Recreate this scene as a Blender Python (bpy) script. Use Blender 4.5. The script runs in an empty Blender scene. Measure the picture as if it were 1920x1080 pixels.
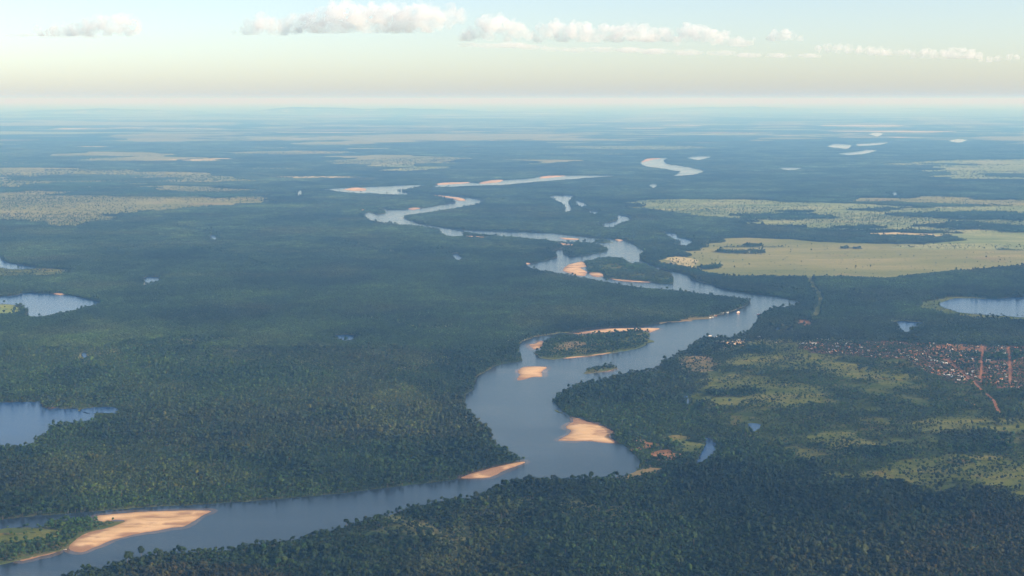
import bpy, bmesh, math, random
import numpy as np
from mathutils import Vector, noise, geometry, Matrix

random.seed(7); rng = np.random.default_rng(7)
sc = bpy.context.scene
C = sc.collection
PI = math.pi

# ------------------------------------------------------------------ camera, light, exposure
CAM_PITCH=7.644216093717241
SUN_AZ, SUN_EL = math.radians(112.0), math.radians(24.0)      # azimuth clockwise from the view direction (+Y)
SUN_DIR = Vector((math.sin(SUN_AZ)*math.cos(SUN_EL), math.cos(SUN_AZ)*math.cos(SUN_EL), math.sin(SUN_EL)))
cam = bpy.data.cameras.new('camera'); camo = bpy.data.objects.new('camera', cam); C.objects.link(camo)
camo.location = (0, 0, 1000); camo.rotation_euler = (PI/2-math.radians(CAM_PITCH), 0, 0)
cam.sensor_width = 36; cam.lens = 18/math.tan(math.radians(20)); cam.clip_start = 10; cam.clip_end = 900000
sc.camera = camo

wd = bpy.data.worlds.new('World'); sc.world = wd; wd.use_nodes = True
nt = wd.node_tree
for n in list(nt.nodes): nt.nodes.remove(n)
sky = nt.nodes.new('ShaderNodeTexSky'); sky.sky_type = 'NISHITA'; sky.sun_disc = False
sky.sun_elevation = SUN_EL; sky.sun_rotation = SUN_AZ
sky.altitude = 1000; sky.air_density = 0.79; sky.dust_density = 2.0; sky.ozone_density = 0.1
bg = nt.nodes.new('ShaderNodeBackground'); bg.inputs['Strength'].default_value = 0.107
wo = nt.nodes.new('ShaderNodeOutputWorld')
nt.links.new(sky.outputs[0], bg.inputs['Color']); nt.links.new(bg.outputs[0], wo.inputs['Surface'])

sl = bpy.data.lights.new('sun', 'SUN'); sl.energy = 5.0; sl.angle = math.radians(0.5); sl.color = (1.0, 0.85, 0.68)
slo = bpy.data.objects.new('sun', sl); C.objects.link(slo)
slo.rotation_euler = SUN_DIR.to_track_quat('Z', 'Y').to_euler(); slo.location = (0, 0, 3000)

vs = sc.view_settings
vs.view_transform = 'Standard'; vs.look = 'None'; vs.gamma = 1.0; vs.use_curve_mapping = False
vs.exposure = 0.85
sc.cycles.volume_bounces = 8

HAZE_DENSITY = 3.85e-5
HAZE_COLOR = (0.165, 0.41, 0.80)

# ------------------------------------------------------------------ outlines, in metres (camera stands over the origin, looking along +Y)
WATER={'river': [(-1482,3124),(-1330,3205),(-1226,3265),(-1152,3299),(-1112,3308),(-1018,3335),(-963,3353),(-881,3376),(-749,3399),(-591,3441),(-436,3494),(-305,3554),(-169,3616),(-135,3648),(-86,3702),(-29,3757),(15,3797),(40,3809),(19,3841),(-31,3938),(-63,4070),(-87,4242),(-112,4314),(-132,4421),(-153,4506),(-159,4686),(-134,4802),(-131,4990),(-74,5193),(-26,5268),(31,5323),(35,5395),(25,5512),(29,5716),(90,5873),(167,5941),(271,6024),(332,6096),(448,6139),(568,6169),(659,6244),(787,6352),(913,6431),(1006,6562),(1070,6646),(1147,6804),(1193,6950),(1184,6916),(1156,6973),(1098,7050),(1015,7108),(856,7291),(679,7396),(505,7639),(416,7779),(295,7972),(177,8124),(95,8281),(84,8500),(107,8527),(193,8698),(282,8906),(288,8901),(265,9254),(334,9421),(360,9455),(343,9287),(347,9093),(386,8968),(456,8999),(520,9093),(617,9254),(655,9387),(650,9379),(635,9518),(589,9662),(528,9772),(459,9810),(311,9847),(239,9962),(161,10040),(66,10159),(-78,10240),(-209,10364),(-349,10534),(-362,10240),(-427,10200),(-501,10364),(-587,10800),(-726,11031),(-939,11224),(-1134,11474),(-1228,11843),(-1294,12297),(-1279,12472),(-1238,12837),(-1181,12964),(-1136,12837),(-941,12837),(-764,13158),(-650,13496),(-556,13706),(-544,13661),(-598,13956),(-749,14423),(-885,14866),(-673,14783),(-477,14459),(-351,14225),(-280,13924),(-306,13448),(-433,13107),(-655,12595),(-865,12179),(-926,12009),(-901,11853),(-786,11490),(-651,11195),(-500,10961),(-357,10781),(-176,10737),(53,10649),(320,10521),(461,10354),(584,10233),(737,10075),(808,9960),(852,9594),(855,9421),(872,9222),(809,8837),(809,8757),(824,8641),(895,8283),(937,8179),(990,8102),(1012,7810),(1050,7649),(1093,7559),(1125,7387),(1217,7263),(1352,7103),(1417,6969),(1460,6969),(1377,6769),(1309,6698),(1245,6645),(1194,6543),(1141,6411),(1120,6321),(1074,6148),(1007,5974),(937,5850),(886,5823),(834,5850),(776,5770),(722,5616),(678,5506),(595,5332),(549,5179),(507,5115),(436,5095),(402,5034),(371,5014),(324,4945),(275,4906),(225,4858),(193,4766),(150,4669),(126,4573),(130,4601),(152,4519),(171,4417),(191,4356),(233,4304),(266,4268),(288,4218),(306,4155),(296,4108),(302,4055),(329,3978),(342,3928),(355,3838),(351,3771),(331,3703),(303,3659),(258,3637),(213,3627),(154,3621),(95,3621),(21,3616),(-4,3595),(-41,3538),(-81,3454),(-103,3439),(-147,3425),(-180,3420),(-208,3396),(-253,3359),(-277,3327),(-312,3283),(-335,3261),(-371,3235),(-400,3197),(-481,3123),(-556,3084),(-627,3034),(-742,3015),(-789,2971),(-871,2917),(-928,2855),(-947,2832),(-1002,2767),(-1106,2646),(-1212,2534)],'river_reach': [(-2119,15660),(-1842,16041),(-1557,16238),(-1327,16440),(-1003,16543),(-1112,15865),(-1225,15389),(-1251,15568),(-1047,14768),(-1225,14683),(-1464,14854),(-1726,15028)],'river_reach.001': [(-889,15964),(-835,16968),(-517,17078),(-405,16968),(-133,17531),(203,17887),(441,18512),(797,18643),(1450,18512),(872,17727),(303,17022),(-124,16371),(-370,16267),(-669,16064)],'river_reach.002': [(2001,22242),(2279,23840),(2688,24276),(2496,23013),(2443,22057),(2586,21176),(2706,19755),(2396,18627),(2098,18361),(2330,19609),(2279,19621),(2160,20399),(1999,20896)],'oxbow_lake': [(388,14619),(630,14701),(590,13885),(565,13924),(538,12645),(459,12465),(496,13058),(451,13665)],'oxbow_lake.001': [(623,13924),(683,13851),(711,13284),(628,13037)],'oxbow_lake.002': [(673,12652),(735,12652),(790,12531),(709,12201)],'oxbow_lake.003': [(714,11243),(876,11694),(908,12126),(939,12239),(1018,11853),(897,11339),(759,10905)],'oxbow_lake.004': [(1150,10563),(1229,10521),(1219,10233),(1266,10075),(1282,9960),(1202,9561),(1144,9597),(1187,9894),(1152,10089)],'lake': [(-2927,7283),(-2727,7123),(-2563,7123),(-2522,7242),(-2363,7202),(-2250,7142),(-2128,7007),(-2023,6887),(-2050,6687),(-2092,6550),(-2159,6418),(-2245,6434),(-2304,6625),(-2358,6740),(-2459,6830),(-2754,6849)],'creek': [(-3624,9320),(-3329,8999),(-3272,8937),(-3163,8698),(-3017,8527),(-2823,8336),(-2925,8264),(-3057,8342),(-3356,8624)],'pond': [(-2072,7881),(-2003,7905),(-1944,7693),(-1965,7624),(-1979,7535)],'pond.001': [(-2194,10129),(-2224,10396),(-2175,10314),(-2106,9933)],'lake.001': [(-1976,4560),(-1699,4576),(-1646,4585),(-1586,4593),(-1578,4610),(-1546,4536),(-1520,4503),(-1464,4487),(-1415,4487),(-1400,4448),(-1340,4409),(-1312,4314),(-1347,4292),(-1381,4270),(-1425,4241),(-1413,4204),(-1406,4135),(-1412,4074),(-1398,4002),(-1433,3983),(-1482,3976),(-1711,3932)],'pond.002': [(-1399,4479),(-1368,4503),(-1327,4511),(-1298,4503),(-1267,4458),(-1276,4418),(-1327,4426),(-1366,4410)],'pond.003': [(-395,9093),(-355,9125),(-303,8816),(-330,8654),(-355,8773)],'pond.004': [(-759,5913),(-708,5941),(-651,5900),(-666,5776),(-712,5789)],'pond.005': [(-1711,5507),(-1696,5507),(-1653,5415),(-1659,5371)],'lake.002': [(2094,6822),(2242,7045),(2446,7026),(2536,7084),(2604,7084),(3024,7182),(2623,6214),(2363,6418),(2174,6516),(2103,6601)],'pond.006': [(1723,6289),(1790,6305),(1859,6259),(1768,6124),(1708,5994),(1682,5966),(1703,6109)],'pond.007': [(1148,6087),(1174,6154),(1183,6125),(1149,6008)],'creek.001': [(1186,6008),(1229,6154),(1262,6214),(1220,6066)],'creek.002': [(571,4088),(589,4081),(594,4016),(574,3912),(548,3851),(507,3780),(534,3891),(551,3959),(567,4022)],'creek.003': [(590,4695),(594,4686),(587,4585),(576,4540)],'pond.008': [(737,4275),(773,4260),(742,4181),(727,4167)],'pond.009': [(6621,29838),(7267,31831),(7473,31088),(6783,28520),(6640,28839)],'pond.010': [(7747,31831),(8367,32611),(8980,33429),(8048,30908),(7405,30186)],'pond.011': [(6014,26190),(6523,26988),(7063,28130),(7231,27835),(6515,25942),(5992,25183)],'pond.012': [(10400,41175),(10971,42486),(10804,41175),(9869,38211)],'pond.013': [(10421,33730),(11233,35667),(11203,34737),(10287,32460)],'pond.014': [(2999,24276),(3300,24960),(3513,24728),(3062,23148)],'pond.015': [(1592,16543),(1682,16753),(1730,16543),(1593,15865)],'pond.016': [(4059,15122),(4175,15297),(4041,14683),(3941,14517)],'pond.017': [(-2316,15122),(-2360,15568),(-2313,15568),(-2206,14768),(-2207,14517)],'pond.018': [(3879,20680),(4099,20843),(4317,20680),(3889,19772)]}
LAND={'island': [(-1458,3074),(-1301,3133),(-1199,3190),(-1164,3202),(-1109,3202),(-1098,3241),(-1073,3253),(-1032,3258),(-996,3262),(-947,3249),(-922,3252),(-944,3205),(-973,3181),(-993,3144),(-998,3085),(-998,3047),(-1016,3025),(-1037,2999),(-1073,2970),(-1108,2938),(-1194,2863),(-1321,2772)],'island.001': [(125,5725),(140,5786),(187,5866),(246,5921),(327,5948),(402,5976),(500,6004),(578,6018),(585,5928),(574,5806),(547,5690),(495,5591),(407,5507),(314,5437),(208,5391),(144,5357),(108,5391),(89,5495),(111,5522),(123,5630)],'island.002': [(260,5072),(281,5141),(310,5194),(356,5215),(379,5237),(394,5183),(363,5141),(329,5110),(294,5080),(264,5069)],'island.003': [(437,8616),(475,8707),(562,8826),(632,8857),(698,8796),(711,8591),(791,8563),(845,8288),(908,8004),(905,7816),(875,7626),(817,7626),(738,7717),(619,7786),(550,7857),(508,7953),(452,8153),(447,8363)],'island.004': [(-1341,12611),(-1306,12735),(-1229,12797),(-1145,12673),(-1122,12413),(-1182,12297),(-1255,12472),(-1307,12472)],'island.005': [(136,4464),(148,4454),(163,4422),(164,4417),(149,4425)],'island.006': [(592,9958),(627,10035),(680,9920),(709,9848),(638,9848),(595,9885)]}
SAND={'sandbank': [(-1005,3291),(-987,3304),(-911,3330),(-846,3339),(-765,3344),(-735,3335),(-750,3299),(-763,3239),(-777,3210),(-801,3201),(-825,3181),(-839,3173),(-855,3168),(-896,3128),(-915,3105),(-934,3066),(-956,3021),(-985,3036),(-997,3059),(-1000,3101),(-995,3152),(-974,3185),(-945,3210),(-924,3256),(-951,3265),(-972,3248),(-991,3252)],'sandbank.001': [(-1075,2970),(-1057,2992),(-1035,3014),(-1015,3028),(-1017,3014),(-1040,2992),(-1065,2963)],'sandbank.002': [(-135,3648),(-89,3707),(-44,3752),(7,3797),(34,3809),(32,3791),(-4,3740),(-32,3696),(-58,3648),(-94,3637),(-129,3637)],'sandbank.003': [(191,4363),(218,4333),(233,4304),(263,4275),(288,4218),(307,4169),(310,4141),(290,4108),(302,4055),(297,4022),(269,4029),(231,4048),(189,4048),(142,4055),(141,4068),(168,4128),(180,4176),(165,4218),(177,4268),(191,4297),(193,4333)],'sandbank.004': [(24,5141),(44,5204),(74,5215),(128,5204),(123,5162),(108,5110),(110,5069),(107,5020),(73,5010),(38,4961),(21,4951),(19,4990),(29,5049),(24,5090)],'sandbank.005': [(245,5954),(287,5982),(329,6024),(392,6081),(488,6110),(645,6110),(619,6038),(592,5996),(575,6038),(403,5996),(328,5968),(274,5941)],'sandbank.006': [(70,5690),(95,5716),(122,5780),(131,5754),(124,5665),(105,5591),(86,5591)],'sandbank.007': [(208,5402),(315,5460),(409,5531),(407,5507),(314,5437),(211,5379)],'sandbank.008': [(301,8205),(333,8472),(394,8612),(437,8669),(456,8417),(428,8363),(407,8336),(439,8153),(432,8077),(410,7953),(358,8002)],'sandbank.009': [(449,8102),(517,8102),(524,7929),(483,7905),(456,7953)],'sandbank.010': [(548,7833),(619,7786),(756,7694),(748,7671),(614,7717)],'sandbank.011': [(338,10193),(474,10114),(474,10037),(394,10037)],'sandbank.012': [(314,9811),(383,9774),(440,9630),(375,9559),(340,9594)],'sandbank.013': [(738,10037),(767,10075),(792,9998),(756,9922)],'sandbank.014': [(-369,10314),(-275,10314),(-163,10193),(-232,10153),(-330,10193)],'sandbank.015': [(-955,12964),(-890,13028),(-847,12964),(-883,12775),(-931,12775)],'sandbank.016': [(-880,14783),(-753,14701),(-545,14380),(-457,13998),(-528,13924),(-604,14225),(-759,14619)],'sandbank.017': [(-1881,15660),(-1793,16041),(-1640,15848),(-1619,15477),(-1760,15477)],'sandbank.018': [(-921,16543),(-835,16968),(-517,17078),(-543,16860),(-725,16648)],'sandbank.019': [(-398,16968),(-232,17531),(-100,17531),(-162,17078),(-349,16753)],'sandbank.020': [(366,18257),(490,18512),(701,18512),(549,18132),(372,17887)],'sandbank.021': [(72,8555),(99,8612),(114,8555),(84,8500)],'sandbank.022': [(330,5120),(363,5151),(383,5172),(377,5151),(355,5120)],'sandbank.024': [(-1376,12713),(-1365,12837),(-1339,12775),(-1339,12591)],'sandbank.025': [(2018,22242),(2279,23840),(2545,24056),(2345,23419)],'sandbank.026': [(-1506,4511),(-1495,4519),(-1492,4503),(-1501,4495)],'sandbank.027': [(-2377,7222),(-2351,7242),(-2310,7202),(-2325,7162)]}
FIELD=[('pasture',[(1540,10114),(1700,10193),(1983,10075),(2250,9848),(2513,9774),(2957,9701),(3153,9421),(3411,9320),(3936,9387),(3693,8803),(3086,8425),(2886,8318),(2540,8133),(2189,7882),(2047,7810),(1861,7882),(1566,7882),(1405,7907),(1239,7907),(1128,7981),(1097,8185),(1022,8291),(965,8342),(892,8597),(1002,8906),(1142,8937),(1139,9254),(1233,9320),(1338,9594),(1328,9737),(1478,9848)],'pale',0.004),('savanna',[(1061,13309),(1312,13998),(1815,14073),(2324,13924),(2808,13706),(3229,13291),(3660,13028),(4217,13224),(5499,13291),(4171,10054),(3741,10134),(3574,10555),(3266,10733),(3033,10779),(2623,10779),(2232,10871),(1902,10871),(1775,11255),(1853,11614),(1670,11885),(1446,12285),(1310,12777)],'green',0.12),('pasture.001',[(3385,14302),(3763,14380),(4102,14619),(4438,14538),(4991,14073),(5494,13924),(5225,13240),(4787,13309),(4373,13449),(3924,13738),(3439,13738)],'pale',0.12),('pasture.002',[(2652,10479),(2882,10606),(3138,10437),(2992,10089),(2803,10129),(2632,10169)],'straw',0.03),('pasture.003',[(3203,10521),(3813,10437),(4296,10354),(3870,9317),(3421,9351),(3065,9386),(2903,9490)],'green',0.06),('savanna.001',[(-9003,20520),(-7509,20680),(-6726,20680),(-5576,20054),(-3573,18512),(-3396,17251),(-4199,16800),(-3924,16440),(-3252,16041),(-2494,15122),(-2423,13887),(-2702,13309),(-3124,12465),(-3479,12053),(-3435,11156),(-4199,11509),(-5119,11614)],'pale',0.1),('savanna.002',[(6189,22430),(7434,23419),(9819,23840),(7416,17975),(6265,17606),(5657,18230),(5567,19621)],'green',0.05),('pasture.004',[(11948,35196),(13947,39352),(17184,41820),(11999,29164),(10963,30908)],'pale',0.1),('pasture.005',[(-4036,38224),(-3105,41175),(-946,41820),(2259,39942),(544,36081),(-1418,34175),(-3396,34633)],'pale',0.28),('pasture.006',[(-10821,38780),(-10405,41820),(-8161,39352),(-7477,34175),(-8792,33296)],'pale',0.02),('pasture.007',[(-4920,33015),(-4010,34290),(-2554,33854),(-3032,30908),(-4199,30908)],'pale',0.02),('savanna.003',[(-2973,23840),(-2498,25438),(-1047,25197),(-760,22346),(-1606,21240),(-2449,21597)],'pale',0.07),('pasture.008',[(-8606,26190),(-8113,27547),(-5426,25197),(-5549,22942),(-7260,23148)],'pale',0.04),('pasture.009',[(-5675,23840),(-5320,24276),(-4641,22740),(-4940,22154)],'straw',0.03),('pasture.010',[(-2162,21176),(-1723,21696),(-961,21176),(-1188,19621),(-1795,19772)],'green',0.06),('pasture.011',[(258,34175),(1401,37159),(2691,35667),(1451,32058)],'pale',0.03),('pasture.012',[(0,23419),(459,24276),(885,23419),(408,21597)],'pale',0.05),('marsh',[(1947,6705),(2055,6932),(2160,7007),(2260,7103),(2366,7103),(2426,6961),(2203,6923),(2104,6822),(2127,6646),(2209,6545),(2399,6447),(2347,6306),(2131,6386),(2049,6516)],'marsh',0.08),('meadow',[(-3374,8336),(-3085,8417),(-2874,8363),(-2591,8205),(-2614,7955),(-2891,7882),(-3183,7858)],'olive',0.12),('meadow.001',[(-2807,6913),(-2536,6895),(-2436,6858),(-2332,6635),(-2350,6500),(-2629,6467)],'lush',0.03),('meadow.002',[(-1312,3160),(-1194,3177),(-1124,3189),(-1056,3185),(-1036,3134),(-1057,3114),(-1109,3083),(-1154,3067),(-1267,3048)],'olive',0.05),('scrubland',[(654,5391),(781,5483),(861,5591),(1022,5780),(1261,5653),(1547,5507),(1582,5193),(1656,4932),(2040,4802),(1456,3390),(1278,3409),(1225,3532),(1094,3506),(949,3583),(862,3690),(787,3893),(697,4085),(660,4260),(603,4449),(625,4757),(697,5018),(653,5131)],'scrub',0.9),('meadow.003',[(956,5716),(1094,5806),(1187,5716),(1226,5591),(1277,5531),(1319,5437),(1211,5238),(1108,5326),(1005,5441)],'olive',0.25),('meadow.004',[(837,5437),(975,5507),(1089,5437),(1235,5346),(1361,5193),(1453,5090),(1440,4911),(1344,4835),(1229,4979),(1108,5131),(973,5152),(844,5216)],'olive',0.25),('meadow.005',[(625,5265),(691,5437),(775,5437),(780,5301),(742,5131),(667,5090)],'brown',0.28),('meadow.006',[(671,4942),(761,5059),(914,5039),(1011,4942),(1076,4802),(1078,4632),(1004,4554),(890,4513),(774,4546),(652,4554)],'olive',0.25),('meadow.007',[(1169,4188),(1318,4363),(1478,4386),(1614,4341),(1821,4311),(1753,4146),(1544,4146),(1438,4119),(1286,4146)],'olive',0.24),('meadow.008',[(898,4135),(975,4190),(1032,4155),(1074,4068),(979,3936),(893,4000)],'olive',0.3),('meadow.009',[(956,3693),(1040,3820),(1141,3861),(1246,3910),(1340,3873),(1420,3803),(1585,3735),(1460,3433),(1307,3492),(1276,3557),(1189,3636),(1089,3583),(1015,3620)],'olive',0.25),('meadow.010',[(285,3664),(351,3763),(378,3814),(397,3780),(417,3690),(340,3641)],'brown',0.06),('meadow.011',[(462,4101),(504,4128),(536,4061),(545,3984),(514,3887),(466,3936)],'olive',0.06),('bare_soil',[(345,4022),(364,4074),(392,4068),(386,3949),(359,3936)],'clay',0.02),('bare_soil.001',[(387,3891),(421,3940),(457,3916),(484,3891),(467,3815),(423,3815),(391,3798)],'clay',0.08),('meadow.012',[(172,5591),(220,5716),(290,5793),(306,5685),(258,5585),(212,5500)],'brown',0.1),('meadow.013',[(317,5678),(432,5913),(548,5941),(538,5711),(475,5610),(362,5536)],'olive',0.4),('bare_soil.002',[(1291,6289),(1328,6352),(1366,6367),(1322,6184),(1276,6154)],'clay',0.0),('bare_soil.003',[(865,5741),(916,5780),(969,5806),(960,5698),(903,5647),(862,5635)],'sand',0.25),('mud_bank',[(673,6259),(787,6352),(913,6431),(979,6512),(976,6491),(914,6407),(787,6313),(681,6229)],'brown',0.0),('meadow.014',[(-1640,5610),(-1552,5767),(-1365,5819),(-1166,5833),(-1265,5672),(-1467,5610)],'olive',0.75),('meadow.016',[(982,8876),(1077,8968),(1165,8727),(1051,8342),(968,8397)],'straw',0.05),('village_ground',[(1195,5754),(1422,5780),(1641,5767),(1759,5716),(1944,5678),(2088,5653),(2382,5628),(2046,4817),(1785,4817),(1640,4854),(1573,4911),(1533,5131),(1530,5371),(1340,5441),(1190,5524)],'soil',0.54),('bare_soil.004',[(1649,5457),(1698,5460),(1744,5391),(1753,5323),(1681,5194),(1635,5238)],'clay',0.4),('bare_soil.005',[(1573,5151),(1625,5172),(1662,5131),(1629,5029),(1555,5039)],'clay',0.3),('bare_soil.006',[(1726,5610),(1792,5716),(1918,5665),(1874,5548),(1783,5585)],'clay',0.4)]
GROVE=[[(1357,9222),(1421,9320),(1522,9287),(1656,9320),(1640,9189),(1595,9093),(1461,9125)],[(1592,9630),(1656,9701),(1724,9630),(1676,9559),(1610,9559)],[(1111,8336),(1173,8417),(1248,8444),(1238,8336),(1182,8257),(1129,8257)],[(2216,9455),(2260,9490),(2277,9455),(2254,9387)],[(2291,9421),(2343,9490),(2364,9455),(2333,9387)],[(1944,12183),(2289,12297),(2708,12183),(2760,11907),(2400,11694),(2063,11800)],[(2343,12591),(2594,12652),(2737,12531),(2546,12413)],[(3457,12297),(3998,12531),(5045,12183),(4761,11490),(4160,11642),(3587,11800)],[(3264,11148),(3641,11540),(3854,11390),(4052,10870),(4435,10693),(4313,10396),(3459,10825)],[(2502,10961),(2798,11148),(2918,10961),(2707,10781)],[(3105,12775),(3445,12964),(3541,12775),(3284,12531)],[(-5470,16041),(-5109,16860),(-4111,16440),(-4273,15660),(-3669,15122),(-4260,14783),(-4988,15122)],[(-6054,15660),(-5835,16041),(-5342,15660),(-5362,15209),(-5847,15122)],[(-3363,14783),(-3096,15122),(-2716,14619),(-3038,14302)],[(2581,10273),(2866,10314),(3097,10193),(2948,9922),(2551,9848)],[(884,8584),(1050,8336),(1111,8077),(1212,7929),(997,7905),(912,8231),(841,8641)],[(49,5059),(79,5090),(106,5100),(106,5080),(74,5049),(50,5029)],[(1758,5437),(1867,5448),(2014,5448),(1973,5334),(1829,5334),(1813,5379)],[(662,4757),(812,4775),(859,4730),(794,4669),(686,4669)],[(936,5591),(1015,5615),(1043,5531),(969,5471)],[(942,3910),(1052,3984),(1145,3984),(1189,3922),(1096,3861),(985,3838)],[(1283,4135),(1427,4183),(1489,4128),(1406,3910),(1280,3922)]]
TINT=[([(-203,2869),(-171,3124),(-142,3291),(-80,3427),(26,3380),(0,3124),(-69,2938),(-112,2836),(-177,2804)],'light'),([(770,2836),(979,3164),(1160,3335),(1322,3248),(1148,2804)],'brownish'),([(-848,2836),(-727,2938),(-548,2903),(-446,2836),(-611,2772)],'brownish'),([(-24,6352),(104,6768),(487,6681),(724,6512),(581,6305),(213,6169),(46,6024)],'olive'),([(-562,4544),(-378,4894),(-207,4464),(-251,4035),(-414,4101)],'light'),([(-1416,3791),(-1231,3910),(-826,3791),(-650,3626),(-895,3475),(-1302,3475)],'olive')]
ROAD={'dirt_road': ([(1683,5437),(1675,5301),(1664,5183),(1646,5020),(1647,4951),(1639,4857),(1621,4739),(1620,4678),(1601,4568),(1575,4471),(1566,4401)],9),'dirt_road.001': ([(1924,5665),(1825,5379),(1668,4922)],7),'dirt_road.002': ([(2020,5640),(1902,5290),(1761,4885)],9),'dirt_road.003': ([(1809,5323),(1879,5301),(1977,5290),(2116,5279)],7),'dirt_road.004': ([(1533,5531),(1558,5507),(1619,5460),(1677,5391)],8),'dirt_road.005': ([(1501,5741),(1667,5703),(1805,5653),(2014,5567),(2192,5531)],7),'dirt_road.006': ([(1517,4627),(1523,4568),(1525,4487)],9),'dirt_road.007': ([(1668,4932),(1742,4903),(1942,4885)],12),'dirt_road.008': ([(1723,5090),(1802,5080),(2010,5059)],9)}
CUT=[[(1695,7978),(1652,7717),(1609,7429),(1584,7182),(1550,6988),(1470,6681),(1394,6399)],20]
GULLY=[([(284,4448),(334,4311),(387,4155),(433,3984),(462,3934)],13),([(379,4448),(426,4311),(467,4155),(517,4035)],12),([(716,5391),(741,5193),(739,4971),(662,4757),(601,4544),(551,4311)],15),([(596,3984),(626,3910),(641,3814)],22),([(1513,4135),(1480,4003),(1449,3861)],16),([(1041,4644),(1092,4479),(1143,4341),(1216,4239)],13),([(435,4894),(487,4669),(536,4544)],10),([(1241,5193),(1259,4942),(1311,4713)],12),([(-2660,11100),(-2471,10825),(-2292,10606)],40),([(723,4239),(774,4155),(843,4101)],12),([(-114,3226),(-99,3144),(-120,3047),(-127,2938)],14),([(-307,3010),(-263,3047),(-219,3105)],16),([(-1767,5090),(-1602,5193),(-1390,5151),(-1216,5258),(-1061,5193)],12),([(-952,6199),(-787,6415),(-529,6259),(-372,6053),(-261,6169)],14),([(-2681,9254),(-2413,9594),(-1892,9189),(-1478,8417),(-1261,8257)],26),([(-1430,7045),(-1237,7345),(-992,7202),(-794,7408),(-545,7123)],18),([(-1223,10037),(-924,9320),(-596,9189),(-366,9594)],26),([(-1250,3735),(-1124,3803),(-960,3735),(-801,3814),(-647,3780)],9),([(-637,4101),(-559,4239),(-423,4197),(-334,4311)],10),([(-162,7045),(0,7283),(245,7123),(425,6932)],16),([(1771,7345),(1861,7045),(2018,7123),(2023,6768)],16),([(1298,7717),(1441,7537),(1513,7324)],15),([(1305,7582),(1433,7345),(1486,7123)],13),([(365,3335),(482,3427),(581,3380),(705,3475)],9),([(119,3380),(202,3226),(326,3205)],8)]
HOUSE=[(1573,5054,'w'),(1580,5050,'w'),(1587,5045,'w'),(1593,5041,'w'),(1600,5036,'w'),(1606,5032,'w'),(1613,5027,'w'),(1620,5023,'w'),(1626,5019,'w'),(1633,5014,'w'),(1639,5010,'w'),(1573,5110,'w'),(1580,5106,'w'),(1588,5101,'w'),(1596,5096,'w'),(1604,5092,'w'),(1612,5087,'w'),(1619,5083,'w'),(1627,5078,'w'),(1635,5074,'w'),(1643,5069,'w'),(1619,5340,'w'),(1624,5332,'w'),(1628,5325,'w'),(1633,5317,'w'),(1637,5309,'w'),(1642,5302,'w'),(1647,5294,'w'),(1651,5287,'w'),(1656,5279,'w'),(1621,5425,'w'),(1627,5411,'w'),(1633,5397,'w'),(1639,5384,'w'),(1645,5370,'w'),(1651,5357,'w'),(864,5866,'w'),(878,5767,'w'),(908,5703,'w'),(933,5833,'w'),(965,5866,'w'),(988,5839,'w'),(943,5787,'w'),(971,5819,'w'),(1000,5859,'w'),(1043,5873,'w'),(1088,5741,'w'),(1189,5703,'w'),(1205,5709,'w'),(1244,5716,'w'),(1285,5833,'w'),(1295,5819,'w'),(1322,5819,'w'),(1345,5716,'w'),(1376,5793,'w'),(1373,5703,'w'),(1324,5640,'w'),(882,5886,'w'),(841,5900,'w')]
BOAT=[(1067,6562,20,'ferry'),(1154,6512,16,'barge'),(990,6553,14,'house'),(1017,6562,12,'house'),(911,6399,11,'house'),(925,6415,11,'house'),(946,6471,14,'barge'),(965,6537,9,'house'),(-1001,3042,9,'skiff')]
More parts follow.
